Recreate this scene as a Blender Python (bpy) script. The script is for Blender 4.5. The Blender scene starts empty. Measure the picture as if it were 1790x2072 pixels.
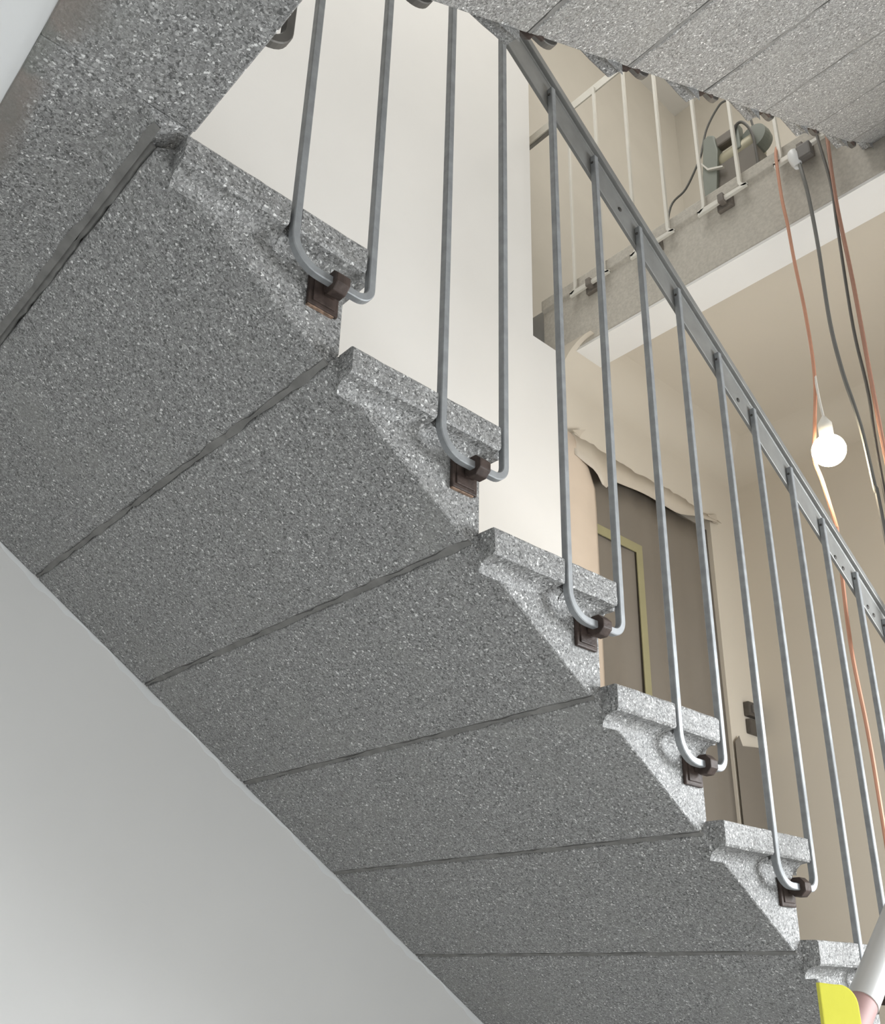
import bpy, bmesh, math, random
from mathutils import Vector, Matrix
random.seed(11)
SC = bpy.context.scene
COL = SC.collection

# ------------------------------------------------------------------ camera
F_PX, CX, CY = 1875.209, 912.56, 1172.44
CAM = Vector((-0.32636, -1.96607, -1.17164))
YAW, PITCH, ROLL = -0.82944, 0.409413, 0.021344
fwd = Vector((math.cos(PITCH)*math.cos(YAW), -math.cos(PITCH)*math.sin(YAW), math.sin(PITCH)))
rgt = Vector((-math.sin(YAW), -math.cos(YAW), 0))
upv = rgt.cross(fwd)
r2 = rgt*math.cos(ROLL) + upv*math.sin(ROLL)
u2 = -rgt*math.sin(ROLL) + upv*math.cos(ROLL)
cd = bpy.data.cameras.new('camera')
cam = bpy.data.objects.new('camera', cd); COL.objects.link(cam)
m = Matrix((r2, u2, -fwd)).transposed().to_4x4(); m.translation = CAM
cam.matrix_world = m
cd.sensor_fit = 'HORIZONTAL'; cd.sensor_width = 36.0
cd.lens = F_PX*36.0/1790
cd.shift_x = (895-CX)/1790; cd.shift_y = (CY-1036)/1790
cd.clip_start = 0.02
SC.camera = cam

# ------------------------------------------------------------------ light and exposure
SC.view_settings.view_transform = 'Standard'
SC.view_settings.look = 'None'
SC.view_settings.gamma = 1.0
SC.view_settings.use_curve_mapping = False
SC.view_settings.exposure = 0.0
SC.cycles.use_denoising = True
SC.cycles.max_bounces = 8
SC.cycles.diffuse_bounces = 5

W_ = bpy.data.worlds.new('world'); SC.world = W_; W_.use_nodes = True
bg = W_.node_tree.nodes['Background']
bg.inputs[0].default_value = (0.82, 0.91, 1.0, 1); bg.inputs[1].default_value = 1.0

def area(name, loc, target, sx, sy, power, col):
    l = bpy.data.lights.new(name, 'AREA'); l.shape = 'RECTANGLE'; l.size = sx; l.size_y = sy
    l.energy = power; l.color = col
    o = bpy.data.objects.new(name, l); COL.objects.link(o)
    o.location = loc
    o.rotation_euler = (Vector(target)-Vector(loc)).to_track_quat('-Z', 'Y').to_euler()
    return o
def point(name, loc, power, col, rad):
    l = bpy.data.lights.new(name, 'POINT'); l.energy = power; l.color = col; l.shadow_soft_size = rad
    o = bpy.data.objects.new(name, l); COL.objects.link(o); o.location = loc
    return o
area('window_daylight', (2.30, -2.38, -0.80), (1.0, -0.6, -1.45), 0.8, 1.0, 66, (0.95, 0.98, 1.0))
area('stair_fill_light', (0.75, -2.36, -1.62), (0.8, -0.1, -0.95), 1.6, 1.1, 19, (0.95, 0.98, 1.0))  # added fill for soffits and lower wall; no window in the wall here
area('well_top_fill_light', (0.55, -0.75, 4.05), (0.55, -0.6, 0), 1.6, 1.0, 38, (1.0, 0.985, 0.95))  # added fill for the main wall; the ceiling has no opening
area('landing_fill_light', (-0.75, -2.36, -1.25), (0.4, 0.0, -0.75), 1.0, 1.1, 8.5, (0.95, 0.98, 1.0))  # added weaker fill for the wall under the flight, not a real window
point('upper_hall_lamp', (2.75, -1.3, 3.5), 18, (1.0, .96, .88), .12)

# ------------------------------------------------------------------ materials
def mat(name):
    m = bpy.data.materials.new(name); m.use_nodes = True
    nt = m.node_tree
    return m, nt, nt.nodes['Principled BSDF']
def N(nt, t, **kw):
    n = nt.nodes.new(t)
    for k, v in kw.items(): setattr(n, k, v)
    return n
def pos(nt):
    return N(nt, 'ShaderNodeNewGeometry').outputs['Position']
def ramp(nt, stops, interp='LINEAR'):
    r = N(nt, 'ShaderNodeValToRGB'); e = r.color_ramp; e.interpolation = interp
    while len(e.elements) < len(stops): e.elements.new(0.5)
    for el, (p, c) in zip(e.elements, stops):
        el.position = p; el.color = (c[0], c[1], c[2], 1) if not isinstance(c, (int, float)) else (c, c, c, 1)
    return r
def mix(nt, a, b, fac, mode='MIX'):
    n = N(nt, 'ShaderNodeMix', data_type='RGBA', blend_type=mode)
    L = nt.links
    for sock, v in ((n.inputs[6], a), (n.inputs[7], b), (n.inputs[0], fac)):
        if hasattr(v, 'links') or hasattr(v, 'is_linked'): L.new(v, sock)
        elif isinstance(v, (int, float)): sock.default_value = v
        else: sock.default_value = (*v, 1)
    return n.outputs[2]

def plain(name, col, rough=0.6, metal=0.0, var=0.06, scale=6.0, bump=0.0, bscale=60, spec=0.5):
    m, nt, b = mat(name); L = nt.links
    p = pos(nt)
    nz = N(nt, 'ShaderNodeTexNoise'); nz.inputs['Scale'].default_value = scale; nz.inputs['Detail'].default_value = 5
    L.new(p, nz.inputs['Vector'])
    r = ramp(nt, [(0.3, tuple(c*(1-var) for c in col)), (0.7, tuple(min(1, c*(1+var)) for c in col))])
    L.new(nz.outputs['Fac'], r.inputs[0]); L.new(r.outputs[0], b.inputs['Base Color'])
    b.inputs['Roughness'].default_value = rough; b.inputs['Metallic'].default_value = metal
    b.inputs['Specular IOR Level'].default_value = spec
    if bump:
        n2 = N(nt, 'ShaderNodeTexNoise'); n2.inputs['Scale'].default_value = bscale; n2.inputs['Detail'].default_value = 6
        L.new(p, n2.inputs['Vector'])
        bp = N(nt, 'ShaderNodeBump'); bp.inputs['Strength'].default_value = bump; bp.inputs['Distance'].default_value = 0.004
        L.new(n2.outputs['Fac'], bp.inputs['Height']); L.new(bp.outputs[0], b.inputs['Normal'])
    return m

def terrazzo(name, tint=(1.0, 1.0, 0.985), gain=1.0, margin=False):
    m, nt, b = mat(name); L = nt.links
    p = pos(nt)
    nz = N(nt, 'ShaderNodeTexNoise'); nz.inputs['Scale'].default_value = 160; nz.inputs['Detail'].default_value = 2
    L.new(p, nz.inputs['Vector'])
    sc = N(nt, 'ShaderNodeVectorMath', operation='SCALE'); sc.inputs['Scale'].default_value = 0.006
    L.new(nz.outputs['Color'], sc.inputs[0])
    ad = N(nt, 'ShaderNodeVectorMath', operation='ADD'); L.new(p, ad.inputs[0]); L.new(sc.outputs[0], ad.inputs[1])
    def chips(scale, stops):
        v = N(nt, 'ShaderNodeTexVoronoi'); v.inputs['Scale'].default_value = scale
        L.new(ad.outputs[0], v.inputs['Vector'])
        sx = N(nt, 'ShaderNodeSeparateColor'); L.new(v.outputs['Color'], sx.inputs[0])
        r = ramp(nt, stops, 'CONSTANT'); L.new(sx.outputs[0], r.inputs[0])
        return r.outputs[0], v.outputs['Distance'], sx.outputs[1]
    g = gain
    c1, d1, k1 = chips(330, [(0, .11*g), (.14, .20*g), (.42, .27*g), (.68, .35*g), (.89, .48*g), (.96, .74*g)])
    c2, d2, k2 = chips(640, [(0, .12*g), (.20, .22*g), (.55, .30*g), (.85, .44*g), (.965, .70*g)])
    sel = ramp(nt, [(0.0, 0), (0.52, 1)], 'CONSTANT'); L.new(k1, sel.inputs[0])
    c = mix(nt, c1, c2, sel.outputs[0])
    # broad patches where cement skin has been left smeared over the chips
    n3 = N(nt, 'ShaderNodeTexNoise'); n3.inputs['Scale'].default_value = 5.5; n3.inputs['Detail'].default_value = 7; n3.inputs['Roughness'].default_value = .7
    L.new(p, n3.inputs['Vector'])
    r3 = ramp(nt, [(0.52, 0.0), (0.80, 0.75)]); L.new(n3.outputs['Fac'], r3.inputs[0])
    c = mix(nt, c, (.27*g, .27*g, .26*g), r3.outputs[0])
    if margin:      # old paint and adhesive left along the plastered side of the landing edge
        sp = N(nt, 'ShaderNodeSeparateXYZ'); L.new(p, sp.inputs[0])
        n4 = N(nt, 'ShaderNodeTexNoise'); n4.inputs['Scale'].default_value = 9; n4.inputs['Detail'].default_value = 6
        L.new(p, n4.inputs['Vector'])
        w4 = N(nt, 'ShaderNodeMath', operation='MULTIPLY_ADD'); w4.inputs[1].default_value = .10; w4.inputs[2].default_value = -.05
        L.new(n4.outputs['Fac'], w4.inputs[0])
        xs = N(nt, 'ShaderNodeMath', operation='ADD'); L.new(sp.outputs[0], xs.inputs[0]); L.new(w4.outputs[0], xs.inputs[1])
        mr = N(nt, 'ShaderNodeMapRange'); mr.inputs['From Min'].default_value = -.150; mr.inputs['From Max'].default_value = -.178
        mr.inputs['To Min'].default_value = 0; mr.inputs['To Max'].default_value = .92
        L.new(xs.outputs[0], mr.inputs['Value'])
        r5 = ramp(nt, [(.35, (.20, .19, .175)), (.5, (.245, .215, .195)), (.62, (.19, .195, .18))]); L.new(n4.outputs['Fac'], r5.inputs[0])
        c = mix(nt, c, r5.outputs[0], mr.outputs[0])
    c = mix(nt, c, tint, 1.0, 'MULTIPLY')
    L.new(c, b.inputs['Base Color'])
    b.inputs['Roughness'].default_value = 0.55
    b.inputs['Specular IOR Level'].default_value = 0.45
    bp = N(nt, 'ShaderNodeBump'); bp.inputs['Strength'].default_value = 0.75; bp.inputs['Distance'].default_value = 0.0016
    bw = N(nt, 'ShaderNodeRGBToBW'); L.new(c1, bw.inputs[0])
    ma = N(nt, 'ShaderNodeMath', operation='ADD'); L.new(bw.outputs[0], ma.inputs[0])
    mm = N(nt, 'ShaderNodeMath', operation='MULTIPLY'); mm.inputs[1].default_value = 1.3; L.new(nz.outputs['Fac'], mm.inputs[0])
    L.new(mm.outputs[0], ma.inputs[1])
    L.new(ma.outputs[0], bp.inputs['Height']); L.new(bp.outputs[0], b.inputs['Normal'])
    return m

M = {}
M['terrazzo'] = terrazzo('grey_terrazzo')
M['landing_terrazzo'] = terrazzo('stained_landing_terrazzo', margin=True)
M['mortar'] = plain('smooth_grey_mortar', (.19, .187, .178), .85, var=.2, scale=30, bump=.4, bscale=90)
M['white_wall'] = plain('white_wall_paint', (.80, .793, .778), .75, var=.022, scale=1.8, bump=.05, bscale=120)
M['plaster'] = plain('cool_white_plaster', (.78, .79, .79), .8, var=.02, scale=2.5, bump=.05, bscale=90)
M['beige_wall'] = plain('beige_wall_paint', (.60, .545, .46), .8, var=.02, scale=2.0, bump=.04)
M['white_strip'] = plain('white_painted_soffit_strip', (.80, .79, .77), .8, var=.015)
M['steel'] = plain('galvanised_steel', (.315, .328, .338), .55, metal=.4, var=.14, scale=45, bump=.05, bscale=200)
M['rail_steel'] = plain('dull_rail_steel', (.29, .29, .28), .45, metal=.45, var=.10, scale=25)
M['pale_steel'] = plain('pale_lit_steel', (.70, .68, .62), .5, metal=.1, var=.05)  # the far railing's lit look is put into this colour
M['bracket'] = plain('brown_bracket_paint', (.060, .044, .038), .5, var=.4, scale=55, bump=.3, bscale=120, spec=.22)
M['hazed_bracket'] = plain('haze_paled_bracket_paint', (.17, .150, .130), .6, var=.2, scale=55)  # bracket brown paled to paint in the haze of the far landing
M['rust'] = plain('worn_rusty_edge', (.22, .145, .10), .7, var=.6, scale=120, bump=.4, bscale=160)
M['screw'] = plain('dark_screw', (.07, .065, .06), .5, metal=.5)
M['far_terrazzo'] = plain('glare_paled_terrazzo', (.52, .49, .435), .8, var=.10, scale=90, bump=.3, bscale=160)  # pale, low-contrast colour stands in for glare over the far edge
M['floor'] = plain('grey_stone_floor', (.42, .415, .40), .6, var=.1, scale=8)
M['film_pale'] = plain('pale_masking_film', (.60, .50, .405), .45, var=.05, scale=5)
M['film_dark'] = plain('brown_masking_film', (.18, .157, .13), .5, var=.06, scale=3)
M['film_flap'] = plain('beige_film_flap', (.52, .46, .38), .5, var=.05, scale=6)
M['yellow_tape'] = plain('yellow_tape', (.27, .245, .135), .6, var=.06)
M['box_brown'] = plain('brown_socket_plastic', (.075, .065, .055), .5, var=.15, scale=40)
M['orange_cord'] = plain('orange_cord', (.58, .29, .19), .55, var=.1)
M['grey_cord'] = plain('grey_cord', (.16, .16, .15), .5, var=.1)
M['red_cord'] = plain('red_brown_cord', (.38, .20, .14), .55, var=.1)
M['dark_cord'] = plain('dark_cord', (.11, .105, .095), .5, var=.1)
M['plug_white'] = plain('white_plug_plastic', (.75, .76, .76), .4)
M['plug_dark'] = plain('dark_plug_plastic', (.12, .11, .10), .5)
M['machine_green'] = plain('grey_green_plastic', (.24, .26, .225), .5, var=.08)
M['machine_brown'] = plain('brown_grey_plastic', (.17, .15, .125), .55, var=.08)
M['shaded_steel'] = plain('shade_darkened_steel', (.115, .108, .098), .55, metal=.25, var=.15, scale=40)  # darkened copy of the baluster steel, shade painted into the colour
M['upper_wall'] = plain('pale_upper_wall_paint', (.70, .665, .60), .8, var=.02)
M['machine_dark'] = plain('dark_brown_plastic', (.17, .15, .125), .5, var=.08)  # lightened so the colour carries the hazy low contrast
M['machine_brass'] = plain('dusty_drum_metal', (.40, .37, .27), .5, metal=.3, var=.1)
M['tube'] = plain('satin_white_tube', (.50, .495, .485), .30, var=.03, spec=.5)
M['pink'] = plain('dusty_pink_sleeve', (.42, .26, .25), .6, var=.08, scale=20)
M['yellow'] = plain('bright_yellow_board', (.80, .77, .075), .5, var=.03, scale=20, bump=.1, bscale=150)
M['door_trim'] = plain('grey_door_trim', (.55, .54, .49), .6)
M['lamp_holder'] = plain('lamp_holder_plastic', (.75, .72, .66), .5)
mb, nt, b = mat('lit_bulb_glass')
b.inputs['Base Color'].default_value = (1, .95, .85, 1)
b.inputs['Emission Color'].default_value = (1.0, .86, .62, 1); b.inputs['Emission Strength'].default_value = 22
M['bulb'] = mb

# ------------------------------------------------------------------ mesh helpers
def obj(name, bm, material, parent=None, smooth=False, bevel=0.0, seg=2):
    me = bpy.data.meshes.new(name)
    bmesh.ops.recalc_face_normals(bm, faces=bm.faces[:])
    if bevel:
        es = [e for e in bm.edges if len(e.link_faces) == 2 and e.calc_face_angle(0) > 0.5]
        bmesh.ops.bevel(bm, geom=es, offset=bevel, segments=seg, profile=.6, affect='EDGES')
    if smooth:
        for e in bm.edges:
            if len(e.link_faces) == 2 and e.calc_face_angle(0) > .7: e.smooth = False
    bm.to_mesh(me); bm.free()
    if smooth:
        for pgn in me.polygons: pgn.use_smooth = True
    me.materials.append(material)
    o = bpy.data.objects.new(name, me); COL.objects.link(o)
    if parent: o.parent = parent
    return o
def tag(o, label, cat, group=None):
    o['label'] = label; o['category'] = cat
    if group: o['group'] = group
    return o
def thing(name, label, cat, loc=(0, 0, 0), group=None):
    o = bpy.data.objects.new(name, None); COL.objects.link(o); o.location = loc; o.empty_display_size = .05
    return tag(o, label, cat, group)
def struct(name, bm, material, **kw):
    o = obj(name, bm, material, **kw); o['kind'] = 'structure'; return o
def box(bm, x0, x1, y0, y1, z0, z1):
    vs = [bm.verts.new((x, y, z)) for x in (x0, x1) for y in (y0, y1) for z in (z0, z1)]
    for f in ((0,1,3,2),(4,6,7,5),(0,4,5,1),(2,3,7,6),(0,2,6,4),(1,5,7,3)): bm.faces.new([vs[i] for i in f])
    return vs
def boxes(*bs):
    bm = bmesh.new()
    for b_ in bs: box(bm, *b_)
    return bm
def prism(bm, pts, axis, a0, a1):
    """closed outline pts (2-D) extruded along axis ('y': pts are x,z ; 'x': pts are y,z ; 'z': pts are x,y)"""
    def P(p, a):
        return {'y': (p[0], a, p[1]), 'x': (a, p[0], p[1]), 'z': (p[0], p[1], a)}[axis]
    A = [bm.verts.new(P(p, a0)) for p in pts]; B = [bm.verts.new(P(p, a1)) for p in pts]
    n = len(pts)
    bm.faces.new(A); bm.faces.new(B[::-1])
    for i in range(n): bm.faces.new((A[i], B[i], B[(i+1) % n], A[(i+1) % n]))
def sweep(bm, path, prof, side=None, closed_ends=True):
    """sweep a closed 2-D profile (s,t) along path; s runs along 'side' (a fixed axis the path is square to), or along a turned frame when side is None"""
    rings = []; n = len(path); path = [Vector(p) for p in path]
    prev = None
    for i, p in enumerate(path):
        t = (path[min(i+1, n-1)] - path[max(i-1, 0)]).normalized()
        if side is not None:
            s = Vector(side).normalized()
        else:
            ref = prev if prev is not None else (Vector((0, 0, 1)) if abs(t.z) < .9 else Vector((1, 0, 0)))
            s = (ref - t*ref.dot(t)).normalized(); prev = s
        q = t.cross(s).normalized()
        k = 1.0
        if 0 < i < n-1:
            a = (path[i]-path[i-1]).normalized().dot(t); k = 1/max(a, .5)
        rings.append([bm.verts.new(p + s*a_ + q*b_*(k if side is not None else 1)) for a_, b_ in prof])
    mN = len(prof)
    for r0, r1 in zip(rings, rings[1:]):
        for i in range(mN): bm.faces.new((r0[i], r0[(i+1) % mN], r1[(i+1) % mN], r1[i]))
    if closed_ends:
        bm.faces.new(rings[0][::-1]); bm.faces.new(rings[-1])
def circ(r, n=12): return [(r*math.cos(2*math.pi*i/n), r*math.sin(2*math.pi*i/n)) for i in range(n)]
def sq(w, c): 
    h = w/2
    return [(-h+c, -h), (h-c, -h), (h, -h+c), (h, h-c), (h-c, h), (-h+c, h), (-h, h-c), (-h, -h+c)]
def lathe(bm, prof, origin, axis, n=24):
    """prof: (r, h) pairs along axis"""
    ax = Vector(axis).normalized(); u = ax.orthogonal().normalized(); v = ax.cross(u)
    O = Vector(origin); rings = []
    for r, h in prof:
        if r < 1e-6: rings.append([bm.verts.new(O + ax*h)])
        else: rings.append([bm.verts.new(O + ax*h + (u*math.cos(2*math.pi*i/n) + v*math.sin(2*math.pi*i/n))*r) for i in range(n)])
    for a, b_ in zip(rings, rings[1:]):
        if len(a) == 1 and len(b_) == 1: continue
        for i in range(n):
            j = (i+1) % n
            if len(a) == 1: bm.faces.new((a[0], b_[j], b_[i]))
            elif len(b_) == 1: bm.faces.new((a[i], a[j], b_[0]))
            else: bm.faces.new((a[i], a[j], b_[j], b_[i]))
    if len(rings[0]) > 1: bm.faces.new(rings[0][::-1])
    if len(rings[-1]) > 1: bm.faces.new(rings[-1])
def copy_tree(o, parent=None):
    c = o.copy(); COL.objects.link(c)
    if parent: c.parent = parent
    for ch in list(o.children): copy_tree(ch, c)
    return c
def smooth_path(pts, n=8):
    """Catmull-Rom through pts"""
    P = [Vector(p) for p in pts]; out = []
    for i in range(len(P)-1):
        p0, p1, p2, p3 = P[max(i-1, 0)], P[i], P[i+1], P[min(i+2, len(P)-1)]
        for k in range(n):
            t = k/n
            out.append(.5*((2*p1) + (p2-p0)*t + (2*p0-5*p1+4*p2-p3)*t*t + (3*p1-p0-3*p2+p3)*t**3))
    out.append(P[-1]); return out

# ------------------------------------------------------------------ measures of the stair
G, H = 0.28, 0.18133
WID, DEP, NOSE = 1.09276, 0.03336, 0.03387
XL, XR = .1085, .0250                  # legs of each baluster, measured from the riser
BA, BB = 0.02278, 0.02449            # bed joint: back and down from the foot of the riser
HB = 0.044                           # height of the moulded tread edge
YB = -(WID - 0.0055)                 # centre plane of the balusters
SL = H/G

# ------------------------------------------------------------------ the setting
struct('wall_left', boxes((-1.6, 1.88, 0, .14, -2.9, 4.2), (1.88, 2.03, 0, .14, -2.9, 1.15)), M['white_wall'])
struct('wall_rear', boxes((-1.6, -1.5, -2.5, 0, -2.9, 4.2)), M['plaster'])
bm = boxes((-1.5, 1.65, -2.55, -2.42, -2.9, 4.2), (3.05, 3.9, -2.55, -2.42, -2.9, 4.2),
           (1.65, 3.05, -2.55, -2.42, -2.9, -1.05), (1.65, 3.05, -2.55, -2.42, .35, 4.2))
struct('wall_right', bm, M['white_wall'])
# lower hall: door wall (in line with the stair wall), far wall, ceiling
struct('wall_door', boxes((2.03, 3.05, .0, .16, .775, 1.15), (3.05, 3.30, .0, .16, -1.45, 1.15)), M['beige_wall'])
struct('wall_far', boxes((3.28, 3.42, -2.45, .0, -1.45, 1.17)), M['beige_wall'])
struct('ceiling_lower_hall', boxes((2.215, 3.30, -2.45, .3, 1.17, 1.25)), M['beige_wall'])
struct('trim_ceiling_strip', boxes((2.062, 2.215, -2.41, .02, 1.138, 1.1495)), M['white_strip'])
def cove(bm, c, r, axis, a0, a1, sx, sy):
    # hollow quarter round filling a corner; c is the corner, (sx, sy) point into the room
    pts = [c]
    for i in range(0, 11):
        a = math.pi/2*i/10
        pts.append((c[0] + sx*(r - r*math.sin(a)), c[1] + sy*(r - r*math.cos(a))))
    prism(bm, pts, axis, a0, a1)
bm = bmesh.new()
cove(bm, (.0, 1.17), .16, 'x', 2.035, 3.28, -1, -1)
cove(bm, (3.28, 1.17), .16, 'y', 0, -2.42, -1, -1)
struct('trim_added_cove', bm, M['beige_wall'], smooth=True)  # coves added to soften the shading edges around the hall ceiling
struct('floor_hall', boxes((2.06, 3.42, -2.45, .3, -1.60, -1.45)), M['floor'])
struct('floor_half_landing', boxes((-1.6, 3.42, -2.5, 0.1, -3.0, -2.9)), M['floor'])
struct('wall_under_hall', boxes((2.06, 2.16, -2.45, 0.0, -2.9, -1.60)), M['plaster'])
# upper hall
struct('floor_upper_hall', boxes((2.10, 3.9, -2.45, .45, 1.25, 1.475)), M['floor'])
struct('wall_upper_left', boxes((1.88, 3.9, .36, .46, 1.15, 4.2), (1.88, 1.98, .14, .36, 1.15, 4.2)), M['upper_wall'])
struct('wall_upper_far', boxes((3.75, 3.9, -2.45, .36, 1.475, 4.2)), M['upper_wall'])
struct('ceiling', boxes((-1.6, 3.9, -2.55, .46, 4.2, 4.3)), M['white_wall'])
# plastered underside of the half landing behind its stone edge
struct('ceiling_half_landing', boxes((-1.5, -.190, -2.42, 0, -.178, -.03)), M['plaster'])

# stone edge of the far upper landing
t = thing('landing_edge', 'beige-grey terrazzo edge of the upper landing, under its railing and above the white strip', 'landing edge', (2.06, 0, 1.15))
bm = bmesh.new()
ed = [(.045, -.325), (.0, -.325), (.0, -.012), (-.006, -.004), (-.014, 0), (-.014, 0.0)]
prism(bm, [(0, 0), (.06, 0), (.06, .325), (-.012, .325), (-.012, .275), (0, .262)], 'y', .10, -2.41)
obj('edge_stone', bm, M['far_terrazzo'], t, bevel=.004)

# ------------------------------------------------------------------ steps
def rough(bm, amp):
    for v in bm.verts:
        v.co += Vector((random.uniform(-1, 1), random.uniform(-.3, .3), random.uniform(-1, 1)))*amp
def cut_y(bm, n, y0, y1):
    for i in range(1, n):
        y = y0 + (y1-y0)*i/n
        bmesh.ops.bisect_plane(bm, geom=bm.verts[:]+bm.edges[:]+bm.faces[:], plane_co=(0, y, 0), plane_no=(0, 1, 0))
def tread_profile(dep, hb):
    # outward offset, height below the tread: square face, little quirk, then a hollow running back to the wall of the step
    pts = [(0, 0), (dep-.004, 0), (dep-.001, -.0012), (dep, -.004), (dep, -hb+.004), (dep-.003, -hb), (dep-.011, -hb-.001)]
    cx_, cz_, rx, rz = dep-.011, -hb-.022, dep-.011, .021
    for i in range(1, 7):
        a = math.pi/2*i/6
        pts.append((cx_ - rx*math.sin(a), cz_ + rz*math.cos(a)))
    return pts
PROF = tread_profile(DEP, HB)
def step_meshes(root, sgn, h, top_trim=None, wall_y=0.0, free_y=-WID, first=False, notch=True):
    """local frame: origin at the back top corner of the tread (foot of the riser above); sgn=+1 descends towards +x.
    wall_y / free_y are local y of the wall end and of the free end."""
    s = 1 if free_y < wall_y else -1          # outward (free side) is -y when s=1
    inner = free_y + s*DEP
    e0 = (-BA, -BB) if not first else (-.0325, -.0185)
    cmf = .0055
    sl = h/G
    P = [(0, 0), (G, 0), (G, -h), (G-BA*.75, -h-BB*.75), (G-BA-cmf*1.3, -h-BB+cmf*1.3*sl),
         (e0[0]+cmf*1.3, e0[1]-cmf*1.3*sl), (e0[0]*.75, e0[1]*.75)]
    bm = bmesh.new()
    prism(bm, [(sgn*x, z) for x, z in P], 'y', wall_y, inner)
    cut_y(bm, 26, wall_y, inner)
    rough(bm, .0009)
    obj('step_body', bm, M['terrazzo'], root, bevel=.0018, seg=1)
    # moulded tread edge returning round the free end
    bm = bmesh.new()
    CLIP = .0115
    def ring(kind, x, clip=False):
        r = []
        for o_, z in PROF:
            oe = min(o_, CLIP) if clip else o_
            if kind == 'end': v = (sgn*x, inner - s*oe, z)
            elif kind == 'corner': v = (sgn*(G + o_*NOSE/DEP), inner - s*oe, z)
            else: v = (sgn*(G + o_*NOSE/DEP), wall_y, z)
            r.append(v)
        return r
    def lerp(r0, r1, n):
        return [[tuple(a+(b_-a)*i/n for a, b_ in zip(p, q)) for p, q in zip(r0, r1)] for i in range(n)]
    if notch:
        n0, n1, n2 = G-XL-.0125, G-XL+.0066, G+XR-.0120
        full = (lerp(ring('end', 0), ring('end', n0), 9) + [ring('end', n0), ring('end', n0, True), ring('end', n1, True), ring('end', n1)]
                + lerp(ring('end', n1), ring('end', n2), 6)[1:] + [ring('end', n2), ring('end', n2, True), ring('corner', 0, True)]
                + lerp(ring('corner', 0, True), ring('wall', 0), 24)[1:] + [ring('wall', 0)])
    else:
        full = lerp(ring('end', 0), ring('corner', 0), 12) + lerp(ring('corner', 0), ring('wall', 0), 24) + [ring('wall', 0)]
    V = []
    for i, r in enumerate(full):
        jit = [random.uniform(-.0008, .0008) for _ in range(3)]
        V.append([bm.verts.new((p[0]+random.uniform(-.0007, .0007), p[1]+random.uniform(-.0007, .0007), p[2]+jit[0]*(.5 if j < 3 else 1))) for j, p in enumerate(r)])
    for a, b_ in zip(V, V[1:]):
        for j in range(len(a)-1): bm.faces.new((a[j], a[j+1], b_[j+1], b_[j]))
        bm.faces.new((a[-1], a[0], b_[0], b_[-1]))
    bm.faces.new(V[0]); bm.faces.new(V[-1][::-1])
    # round the plan corner
    obj('tread_edge', bm, M['terrazzo'], root)
    # mortar in the joint towards the step above
    bm = bmesh.new()
    n = 60; rows = []; ph = random.random()*6
    nx, nz = sgn*(-sl)/math.hypot(1, sl), -1/math.hypot(1, sl)     # out of the soffit
    tx, tz = sgn*1/math.hypot(1, sl), -sl/math.hypot(1, sl)        # down the soffit
    for i in range(n+1):
        y = wall_y + (inner-wall_y)*i/n
        wv = .0044 + .0014*math.sin(i*.5+ph) + .0010*math.sin(i*1.3+ph*2) + random.uniform(-.0012, .0014)
        o_ = random.uniform(-.0012, .0012)
        row = []
        for a_, d_ in ((-1.35, -.006), (-1, -.0012), (0, -.0022), (1, -.0012), (1.35, -.006)):
            row.append(bm.verts.new((sgn*e0[0] + tx*(wv*a_+o_) + nx*d_, y, e0[1] + tz*(wv*a_+o_) + nz*d_)))
        rows.append(row)
    for a, b_ in zip(rows, rows[1:]):
        for j in range(4): bm.faces.new((a[j], a[j+1], b_[j+1], b_[j]))
    # end blob of mortar where the bed shows on the free end, with a body behind the strip
    for r in (rows[0], rows[-1]): bm.faces.new(r)
    obj('mortar_joint', bm, M['mortar'], root, smooth=True)

ORD = ['uppermost', 'second', 'third', 'fourth', 'fifth', 'sixth', 'lowest']
LAB = {1: 'grey terrazzo step at the top of the near flight, tucked against the dark landing beam',
       2: 'second terrazzo step below the landing in the near flight, resting on the third step',
       3: 'third terrazzo step below the landing in the near flight',
       4: 'fourth terrazzo step below the landing, its end in front of the brown masking sheet',
       5: 'fifth terrazzo step below the landing in the near flight',
       6: 'sixth terrazzo step below the landing, behind the yellow board and white tube',
       7: 'seventh terrazzo step below the landing, only its underside showing at the bottom edge'}
for k in range(1, 8):
    t = thing('stair_step', LAB[k], 'stair step', ((k-1)*G, 0, -k*H), 'terrazzo steps of the near flight')
    step_meshes(t, 1, H, first=(k == 1))
# last riser block so that the flight stands on the hall floor
bm = bmesh.new(); rows = []
for i in range(161):
    x = -.05 + 2.05*i/160
    z0 = -H - BB - (x+BA)*SL
    w = .009 + .004*math.sin(i*.31) + .003*math.sin(i*1.1) + random.uniform(-.002, .003)
    rows.append([bm.verts.new((x, -.0022, z0-.001)), bm.verts.new((x, -.0026, z0-w*.5)), bm.verts.new((x-.001, -.0002, z0-w*1.25))])
for a, b_ in zip(rows, rows[1:]):
    for j in range(2): bm.faces.new((a[j], a[j+1], b_[j+1], b_[j]))
struct('trim_plaster_edge', bm, M['plaster'], smooth=True)
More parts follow.
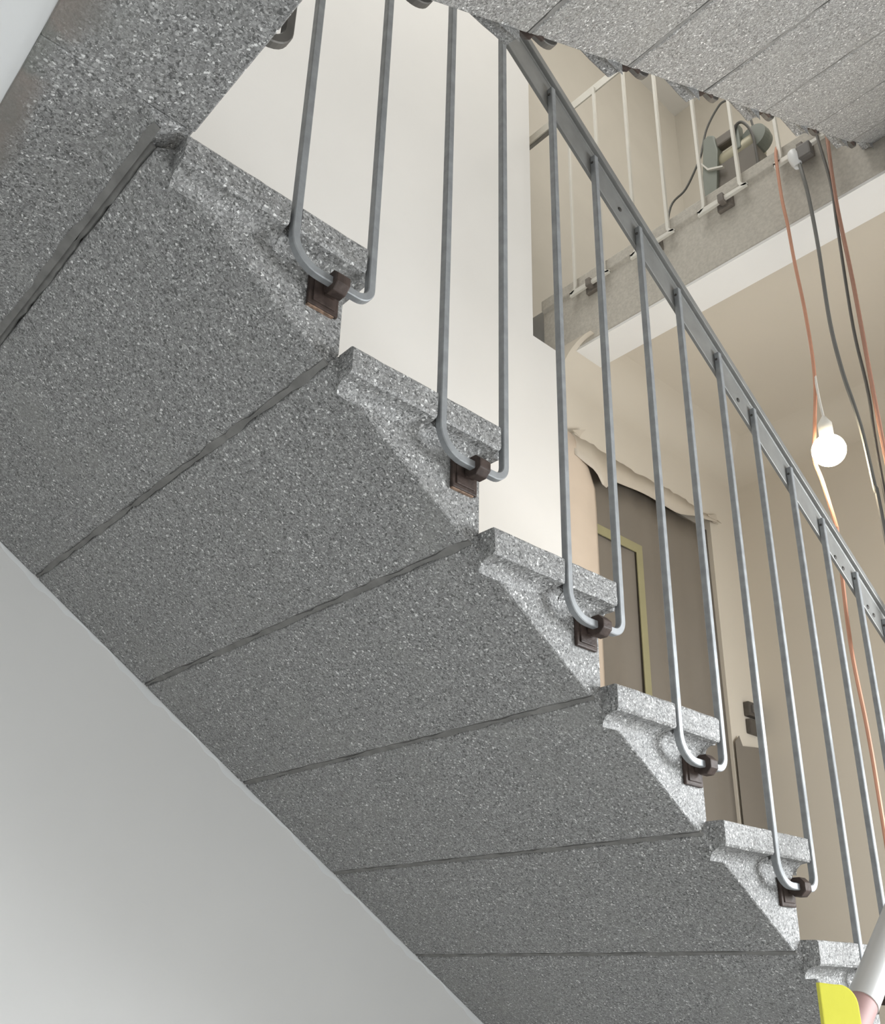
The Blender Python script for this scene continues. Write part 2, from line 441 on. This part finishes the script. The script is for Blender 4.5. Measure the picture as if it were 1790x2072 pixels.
# ---- upper flight, climbing away overhead
UX, UZ, UY, UH = 0.424, 0.267, -1.2813, 0.173
ULAB = ['overhead terrazzo step of the upper flight nearest the landing', 'second overhead terrazzo step of the upper flight from the landing',
        'third overhead terrazzo step of the upper flight from the landing', 'fourth overhead terrazzo step of the upper flight from the landing',
        'fifth overhead terrazzo step of the upper flight, above the plug on the far landing', 'sixth overhead terrazzo step of the upper flight, next to the far landing',
        'topmost overhead terrazzo step of the upper flight where it meets the upper landing']
for j in range(-1, 6):
    # tread level of this step; its back is at the foot of the next riser
    xb = UX + G*(j+1); zt = UZ + UH*(j+1)
    t = thing('stair_step', ULAB[j+1], 'stair step', (xb, UY, zt), 'terrazzo steps of the upper flight')
    step_meshes(t, -1, UH, wall_y=-1.135, free_y=0.0 + DEP, notch=False)
    if j == 5: t.location.x = 2.052; t.scale.x = .81

# ---- landing beam
t = thing('landing_beam', 'dark grey terrazzo landing beam overhead at the top left, above the first step', 'landing beam', (0, 0, -H))
bm = bmesh.new()
zl = -.0005
pr = [(-.190, .0), (-.066, .0), (-.036, -.0175), (-.030, -.012), (.0, .004), (.006, .004), (.006, .176), (-.190, .176)]
prism(bm, pr, 'y', 0, -1.097); cut_y(bm, 20, 0, -1.097); rough(bm, .0006)
pr2 = [(-.190, .0), (.006, .0), (.006, .176), (-.190, .176)]
b2 = bmesh.new(); prism(b2, pr2, 'y', -1.097, -2.41)
cut_y(b2, 20, -1.097, -2.41); rough(b2, .0006)
obj('beam_haunch', bm, M['landing_terrazzo'], t, bevel=.0018, seg=1)
obj('beam_span', b2, M['landing_terrazzo'], t, bevel=.0018, seg=1)
# smeared mortar on the sloping lip
bm = bmesh.new(); rows = []
for i in range(41):
    y = -1.092*i/40
    w0 = -.043 + random.uniform(-.0015, .0015) + .0015*math.sin(i*.6); row = []
    for x_ in (w0, (w0-.036)/2, -.0375, -.034):
        z_ = 0 if x_ < -.066 else -.0175*(x_+.066)/.030
        row.append(bm.verts.new((x_ - .0007, y, z_ - .0011)))
    row.append(bm.verts.new((-.034, y, -.0125)))
    rows.append(row)
for a, b_ in zip(rows, rows[1:]):
    for j in range(4): bm.faces.new((a[j], a[j+1], b_[j+1], b_[j]))
obj('mortar_joint', bm, M['mortar'], t, smooth=True)

# ------------------------------------------------------------------ railings
BAR = .0126
def u_path(x0, x1, zb, z0, z1, r0, r1):
    """U in a vertical plane: down the leg at x0, along the bottom zb, up the leg at x1"""
    pts = [(x0, z0)]
    zs = z0
    pts.append((x0, zb+r0+.002))
    for i in range(0, 9):
        a = math.pi/2*i/8; pts.append((x0 + r0 - r0*math.cos(a), zb + r0 - r0*math.sin(a)))
    for i in range(0, 9):
        a = math.pi/2*i/8; pts.append((x1 - r1 + r1*math.sin(a), zb + r1 - r1*math.cos(a)))
    pts.append((x1, zb+r1+.002)); pts.append((x1, z1))
    return pts
def baluster(parent, x0, x1, zb, z0, z1, r0, r1, plane, axis, material, name='baluster'):
    bm = bmesh.new()
    pts = u_path(x0, x1, zb, z0, z1, r0, r1)
    if axis == 'x': path = [(p[0], plane, p[1]) for p in pts]; side = (0, 1, 0)
    else: path = [(plane, p[0], p[1]) for p in pts]; side = (1, 0, 0)
    sweep(bm, path, sq(BAR, .0014), side)
    return obj(name, bm, material, parent)
def bracket(parent, xc, zb, face_y, out, bar_y, collar_dx, worn=True):
    """plate on the end of the step, a stem, and an eight-sided collar clasping the bottom bar; axis of the bar along x"""
    bm = boxes((xc-.026, xc+.026, face_y, face_y+out*.007, zb-.034, zb+.018))
    pl = obj('bracket', bm, M['bracket'], parent, bevel=.0025)
    bm = boxes((xc-.019, xc+.019, face_y+out*.0065, face_y+out*.0095, zb-.027, zb+.011))
    obj('raised_plate', bm, M['bracket'], pl, bevel=.0012)
    if worn:
      bm = boxes((xc-.0255, xc+.020, face_y, face_y+out*.0055, zb-.0357, zb-.0335))
      obj('worn_edge', bm, M['rust'], pl, bevel=.001)
    cx_ = xc + collar_dx
    bm = bmesh.new()
    Ro, Ri = .0185, BAR*.5
    prof_o = [(bar_y + Ro*math.cos(math.pi/8+i*math.pi/4), zb + Ro*math.sin(math.pi/8+i*math.pi/4)) for i in range(8)]
    prism(bm, prof_o, 'x', cx_-.0115, cx_+.0115)
    lo, hi = sorted((face_y+out*.006, bar_y))
    box(bm, cx_-.009, cx_+.009, lo, hi, zb-.011, zb+.011)
    obj('collar', bm, M['bracket'], pl, bevel=.0018)
    return pl

# near railing ------------------------------------------------------
RS = -.665                                   # fall of the handrail per metre
def rail_z(x, c): return c - .009 + RS*x
t = thing('stair_railing', 'galvanised steel railing of U-shaped balusters clamped to the ends of the near flight', 'stair railing', (0, YB, 0))
near = t
yo = -YB   # parts are given in world y, so shift by this
def wy(y): return y - YB
for k in range(0, 9):
    xl, xr = k*G - XL, k*G + XR
    zb = -k*H - .0925
    if k == 0: continue
    baluster(t, xl, xr, zb, rail_z(xl, 1.030), rail_z(xr, 1.030), .045, .024, 0.0, 'x', M['steel'])
    if k <= 7: bracket(t, k*G-.038, zb, wy(-(WID-DEP)), -1, 0.0, .006, worn=k <= 2)
# handrail: flat face with a double-lipped channel on top
yf = wy(YB + BAR/2)
bm = bmesh.new()
ct = math.cos(math.atan(RS)); 
def railpt(x, c, y): return (x, y, rail_z(x, c))
def rail_bar(bm, x0, x1, outline):
    A = [bm.verts.new(railpt(x0, c, y)) for y, c in outline]; B = [bm.verts.new(railpt(x1, c, y)) for y, c in outline]
    n = len(outline)
    for i in range(n): bm.faces.new((A[i], B[i], B[(i+1) % n], A[(i+1) % n]))
    bm.faces.new(A); bm.faces.new(B[::-1])
rail_bar(bm, .02, 2.45, [(yf, .978), (yf+.008, .978), (yf+.008, 1.053), (yf, 1.053)])
hr = obj('handrail', bm, M['rail_steel'], t, bevel=.001, seg=1)
bm = bmesh.new()
rail_bar(bm, .02, 2.45, [(yf-.0015, 1.049), (yf+.009, 1.049), (yf+.009, 1.056), (yf-.0015, 1.056)])
rail_bar(bm, .02, 2.45, [(yf-.0085, 1.062), (yf+.010, 1.062), (yf+.010, 1.070), (yf-.004, 1.070), (yf-.004, 1.082), (yf-.0085, 1.082)])
obj('top_channel', bm, M['rail_steel'], hr, bevel=.0008, seg=1)
def screw(parent, loc, ax, r=.0042):
    bm = bmesh.new(); lathe(bm, [(r*.8, -.001), (r, .0), (r, .0012), (r*.6, .0022), (0, .0024)], loc, ax, 14)
    return obj('screw', bm, M['screw'], parent)
for x, c in SCREWS if 'SCREWS' in globals() else ((.955, 1.012), (1.373, 1.000), (1.764, .988), (1.799, .992), (1.909, .994), (1.937, .998)):
    screw(hr, railpt(x, c, yf-.0002), (0, -1, 0), .0055)
for ob in [o for o in near.children if o.name.startswith('baluster')]:
    xs = [v.co.x for v in ob.data.vertices]
    for xe in (min(xs), max(xs)-BAR):
        if xe > .55: screw(ob, (xe+.0002, 0.001, rail_z(xe, 1.008)), (-1, 0, 0), .0030)

# upper railing over the well ------------------------------------------
t = thing('stair_railing', 'shade-toned steel U-balusters of the upper flight, hanging below its edge overhead', 'stair railing', (0, 0, 0))
yu = UY + .0145
for j in range(-1, 6):
    X = UX + G*j; zb = .285 + UH*j
    xl, xr = X-.0358, X+.1006
    up = lambda x: 1.0 + UH/G*(x-.2) + .07
    baluster(t, xl, xr, zb, up(xl), up(xr), .030, .034, yu, 'x', M['shaded_steel'])
    bracket(t, X+.030, zb+.004, UY-.004, 1, yu, .006, worn=False)
baluster(t, -.107, .030, -.172, .95, .95, .03, .034, yu, 'x', M['shaded_steel'])
bm = bmesh.new()
rail = [(yu-.014, 0), (yu-.006, 0), (yu-.006, .045), (yu-.014, .045)]
A = [bm.verts.new((-.12, y, up(-.12)-.04+c)) for y, c in rail]; B = [bm.verts.new((2.0, y, up(2.0)-.04+c)) for y, c in rail]
for i in range(4): bm.faces.new((A[i], B[i], B[(i+1) % 4], A[(i+1) % 4]))
bm.faces.new(A); bm.faces.new(B[::-1])
obj('handrail', bm, M['rail_steel'], t)

# railing of the far landing -------------------------------------------
t = thing('landing_railing', 'pale railing along the far upper landing, in front of the portable machine', 'landing railing', (0, 0, 0))
xr_ = 2.030
for i, yc in enumerate((-.172, -.4725, -.7725, -1.0725, -1.3725, -1.6725, -1.9725)):
    baluster(t, yc+.0725, yc-.0725, 1.392, 2.43, 2.43, .026, .026, xr_, 'y', M['pale_steel'])
    bm = boxes((xr_+.012, 2.0605, yc-.030, yc+.030, 1.362, 1.412))
    br = obj('bracket', bm, M['hazed_bracket'], t, bevel=.003)
    bm = boxes((xr_-.016, xr_+.018, yc-.011, yc+.011, 1.374, 1.410))
    obj('collar', bm, M['hazed_bracket'], br, bevel=.003)
bm = boxes((xr_+.0065, xr_+.0135, -2.41, .215, 2.412, 2.458))
hr2 = obj('handrail', bm, M['pale_steel'], t, bevel=.001)
bm = boxes((xr_+.0135, xr_+.03, .02, .225, 2.405, 2.462))
obj('rail_end', bm, M['rail_steel'], hr2, bevel=.002)  # grey tone stands for the unlit end of the handrail

# ------------------------------------------------------------------ lamp and cords
def cord(name, label, pts, r, material, cat='cord', n=6):
    bm = bmesh.new(); sweep(bm, smooth_path(pts, n), circ(r, 8))
    return tag(obj(name, bm, material, smooth=True), label, cat)
BX, BY, BZ = 2.0, -1.012, .243
cord('power_cord', 'orange cord hanging from the far landing past the glowing bulb',
     [(2.035, -.99, 1.47), (2.012, -.992, 1.40), (2.0, -.9944, 1.2149), (2.0, -.9992, 1.0946), (2.0, -1.0019, .939), (2.0, -1.0094, .721), (2.0, -1.006, .50),
      (2.012, -.975, .33), (2.015, -.960, .243), (2.010, -.975, .16), (2.0, -.997, .013), (2.0, -.997, -.033), (2.0, -.985, -.332), (2.0, -.993, -.572), (2.0, -.994, -.79), (2.0, -.99, -1.447)], .0055, M['orange_cord'])
cord('power_cord', 'dark grey cord hanging from the pale plug on the far landing edge',
     [(2.018, -1.062, 1.335), (2.0, -1.074, 1.25), (2.0, -1.080, 1.151), (2.0, -1.082, .946), (2.0, -1.077, .663), (2.0, -1.087, .479), (2.0, -1.101, .361), (2.0, -1.112, .25), (2.0, -1.118, .075), (2.0, -1.122, -.061), (2.0, -1.125, -1.447)], .0062, M['grey_cord'])
cord('power_cord', 'thin dark cord hanging just left of the red-brown cord',
     [(2.04, -1.128, 1.472), (2.012, -1.135, 1.40), (2.0, -1.154, 1.159), (2.0, -1.149, .979), (2.0, -1.140, .609), (2.0, -1.147, .364), (2.0, -1.140, .051), (2.0, -1.14, -1.447)], .0045, M['dark_cord'])
cord('power_cord', 'red-brown cord hanging rightmost beside the thin dark cord',
     [(2.04, -1.162, 1.472), (2.012, -1.168, 1.40), (2.0, -1.160, 1.092), (2.0, -1.163, .759), (2.0, -1.161, .424), (2.0, -1.160, .165), (2.0, -1.16, -1.447)], .0060, M['red_cord'])
t = thing('light_bulb', 'glowing round bulb hanging on its cord in front of the far wall', 'light bulb', (BX, BY, BZ))
bm = bmesh.new()
R_ = .047
lathe(bm, [(0, -R_)] + [(R_*math.sin(math.pi*i/16), -R_*math.cos(math.pi*i/16)) for i in range(1, 14)] + [(.018, R_*.93), (.016, R_*1.1)], (0, 0, 0), (0, 0, 1), 28)
gl = obj('glass_globe', bm, M['bulb'], t, smooth=True)
bm = bmesh.new(); lathe(bm, [(.017, .046), (.020, .050), (.020, .088), (.013, .100), (.006, .112), (0, .113)], (0, 0, 0), (0, 0, 1), 20)
obj('lamp_holder', bm, M['lamp_holder'], t, smooth=True)
bm = bmesh.new(); sweep(bm, smooth_path([(0, 0, .112), (-.001, .004, .20), (0, .005, .36), (-.001, .003, .48)], 6), circ(.004, 8))
obj('bulb_cord', bm, M['lamp_holder'], t, smooth=True)
point('bulb_light', (BX-.0, BY, BZ-.062), 10, (1.0, .82, .58), .05)
# pale plug / connector on the edge
t = thing('cable_plug', 'pale plug with a dark rubber body at the edge of the far landing', 'plug', (2.016, -1.050, 1.365))
bm = bmesh.new(); lathe(bm, [(.0, -.052), (.012, -.050), (.018, -.03), (.021, .0), (.017, .020), (0, .026)], (0, 0, 0), (0, .15, 1), 18)
obj('plug_body', bm, M['plug_white'], t, smooth=True)
bm = bmesh.new(); box(bm, -.012, .014, -.060, -.012, -.034, .024); obj('rubber_grip', bm, M['plug_dark'], t, bevel=.006)

# ------------------------------------------------------------------ machine on the far landing
t = thing('portable_machine', 'grey-green portable machine with a dark handle behind the far railing', 'machine', (2.23, -.745, 1.475))
bm = bmesh.new(); prism(bm, [(.095, 0), (.095, .22), (.07, .262), (-.10, .262), (-.118, .22), (-.118, 0)], 'x', -.06, .10)
obj('housing', bm, M['machine_brown'], t, bevel=.012)
bm = bmesh.new(); lathe(bm, [(0, -.112), (.045, -.110), (.054, -.098), (.054, .045), (.045, .056), (0, .058)], (-.012, 0, .262), (0, 1, .0), 24)
obj('drum', bm, M['machine_brass'], t, smooth=True)
bm = bmesh.new(); prism(bm, [(.118, .10), (.055, .10), (.028, .30), (.038, .385), (.062, .405), (.085, .395)], 'x', -.075, -.03); obj('front_post', bm, M['machine_green'], t, bevel=.006)
bm = boxes((-.068, -.03, -.040, .042, .325, .372)); obj('handle', bm, M['machine_dark'], t, bevel=.008)
bm = boxes((-.07, -.03, -.062, -.036, .25, .375)); obj('rear_post', bm, M['machine_green'], t, bevel=.006)
bm = bmesh.new(); prism(bm, [(.100, .285), (.072, .232), (.012, .200), (.012, .192), (.075, .224), (.104, .283)], 'x', -.085, -.072)
obj('ledge', bm, M['pale_steel'], t)
bm = bmesh.new(); lathe(bm, [(0, -.03), (.052, -.028), (.056, 0), (.052, .028), (0, .03)], (-.02, -.102, .285), (1, 0, 0), 28); obj('cable_reel', bm, M['machine_green'], t, smooth=False)
cord('hose', 'thin cable looping up behind the railing left of the portable machine',
     [(2.17, -.44, 1.478), (2.18, -.476, 1.677), (2.19, -.546, 1.73), (2.19, -.619, 1.831), (2.19, -.638, 1.882), (2.19, -.664, 1.956), (2.19, -.711, 2.017), (2.19, -.753, 2.035), (2.20, -.82, 1.99), (2.20, -.838, 1.90), (2.20, -.85, 1.80)], .0045, M['grey_cord'], 'cable')
cord('machine_cable', 'dark cable arching over the reel of the portable machine',
     [(2.155, -.783, 1.74), (2.155, -.787, 1.782), (2.155, -.799, 1.83), (2.155, -.824, 1.832), (2.155, -.848, 1.788), (2.155, -.861, 1.728), (2.155, -.864, 1.657), (2.155, -.865, 1.48)], .0055, M['dark_cord'], 'cable')

# ------------------------------------------------------------------ masked doorway in the lower hall
struct('door_1', boxes((2.03, 3.05, .07, .11, -1.45, .78)), M['film_dark'])
t = thing('masking_sheet', 'brown masking sheet hung over the doorway behind the balusters', 'masking sheet', (2.03, .02, -1.45))
bm = bmesh.new(); nx_ = 30; rows = []
for i in range(nx_+1):
    x = 1.02*i/nx_; row = []
    for j in range(14):
        z = 2.21*j/13
        row.append(bm.verts.new((x, .012*math.sin(x*17+z*1.3)*.5 + .004*math.sin(x*41), z - (0.0 if j < 13 else .055*min(1, x*1.1)*abs(math.sin(x*2.4))))))
    rows.append(row)
for a, b_ in zip(rows, rows[1:]):
    for j in range(13): bm.faces.new((a[j], a[j+1], b_[j+1], b_[j]))
s1 = obj('dark_sheet', bm, M['film_dark'], t, smooth=True); md = s1.modifiers.new('s', 'SOLIDIFY'); md.thickness = .0012
s1['label'] = 'dark brown main sheet'
# pale strip bulging out at the left
bm = bmesh.new(); rows = []
for i in range(13):
    u = i/12
    row = []
    for j in range(25):
        v = j/24; z = -.02 + 2.255*v
        w = .205 if v < .9 else .205 - .10*((v-.9)/.1)**2
        row.append(bm.verts.new((-.015 + w*u, -.026 - .030*math.sin(math.pi*u)*(1-.5*v), z - .02*u*(v > .95))))
    rows.append(row)
for a, b_ in zip(rows, rows[1:]):
    for j in range(24): bm.faces.new((a[j], a[j+1], b_[j+1], b_[j]))
s2 = obj('side_strip', bm, M['film_pale'], t, smooth=True); md = s2.modifiers.new('s', 'SOLIDIFY'); md.thickness = .0012
s2['label'] = 'pale pinkish strip bulging forward'
bm = bmesh.new(); rows = []
for i in range(41):
    x = .05 + 1.02*i/40
    low = 2.235 - (.055 + .06*abs(math.sin(x*3.1+.4)) + .02*math.sin(x*9)) * (1-.75*max(0, (x-.75)/.35))
    if .17 < x < .27: low -= .05*math.sin(math.pi*(x-.17)/.10)
    rows.append([bm.verts.new((x, -.032 - .006*math.sin(x*11), 2.235+random.uniform(-.006, .006))), bm.verts.new((x, -.040 - .010*math.sin(x*7), low))])
for a, b_ in zip(rows, rows[1:]): bm.faces.new((a[0], a[1], b_[1], b_[0]))
s3 = obj('top_flap', bm, M['film_flap'], t, smooth=True); md = s3.modifiers.new('s', 'SOLIDIFY'); md.thickness = .0015
s3['label'] = 'beige torn flap along the top'
bm = bmesh.new()
prism(bm, [(.985, 2.225), (1.055, 2.255), (1.062, 2.205), (1.02, 2.20)], 'y', -.034, -.036)
obj('torn_tape', bm, M['film_flap'], t)
bm = bmesh.new(); prism(bm, [(.03, 2.235), (.115, 2.275), (.085, 2.242), (.075, 2.222)], 'y', -.050, -.052)
obj('torn_tape', bm, M['film_flap'], t)
bm = boxes((.20, .485, -.018, -.014, 1.865, 1.905), (.445, .485, -.018, -.014, .1, 1.865))
tp = obj('tape_outline', bm, M['yellow_tape'], t); tp['label'] = 'dull yellow tape in an upside-down L'
bm = bmesh.new()
prism(bm, [(1.02, 0), (1.245, 0), (1.245, 1.185), (1.20, 1.205), (1.075, 1.19), (1.055, 1.23), (1.02, 1.20)], 'y', -.032, -.034)
s5 = obj('lower_sheet', bm, M['film_dark'], t)
# switch box
t = thing('switch_box', 'dark brown two-gang switch box on the beige wall beyond the masked doorway', 'switch', (3.215, 0, -.125))
bm = boxes((-.05, .05, -.028, 0, .005, .068)); obj('upper_gang', bm, M['box_brown'], t, bevel=.006)
bm = boxes((-.045, .05, -.024, 0, -.068, -.005)); obj('lower_gang', bm, M['box_brown'], t, bevel=.006)
bm = boxes((-.03, .03, -.036, -.026, .020, .054)); obj('rocker', bm, M['plug_dark'], t, bevel=.003)

# upper hall door trim
struct('trim_upper_door', boxes((2.02, 2.09, .345, .36, 1.475, 4.2)), M['upper_wall'])

# ------------------------------------------------------------------ white tube handrail and yellow board, bottom right
t = thing('tube_handrail', 'satin white tube handrail slanting up at the bottom right corner', 'handrail', (1.107, -1.30, -1.182))
dv = Vector((.0952, 0, .0735)).normalized()
bm = bmesh.new(); sweep(bm, [dv*-.012, dv*.9], circ(.0225, 28)); obj('white_tube', bm, M['tube'], t, smooth=True)
bm = bmesh.new(); sweep(bm, [dv*-.30, dv*.0], circ(.0212, 24)); pk = obj('pink_sleeve', bm, M['pink'], t, smooth=True); pk['label'] = 'dusty pink lower end'
for d_ in (-.27, .72):
    bm = bmesh.new(); p = dv*d_; sweep(bm, [p, Vector((p.x, 0, -2.9+1.182))], circ(.011, 12)); obj('post', bm, M['steel'], t, smooth=True)
t = thing('yellow_board', 'bright yellow board with one rounded top corner beside the white tube', 'board', (.938, -1.318, -1.163))
t.rotation_euler = (0, 0, math.radians(-42))
bm = bmesh.new()
pts = [(0, 0), (.021, -.002)]
for i in range(0, 9):
    a = math.pi/2*i/8; pts.append((.026+.023*math.sin(a), -.028+.026*math.cos(a)))
pts += [(.052, -.32), (.0, -.32)]
prism(bm, pts, 'y', -.006, .006)
obj('panel', bm, M['yellow'], t, bevel=.0015)
bm = boxes((.010, .042, .006, .010, -.26, -.20)); obj('clip', bm, M['plug_dark'], t)
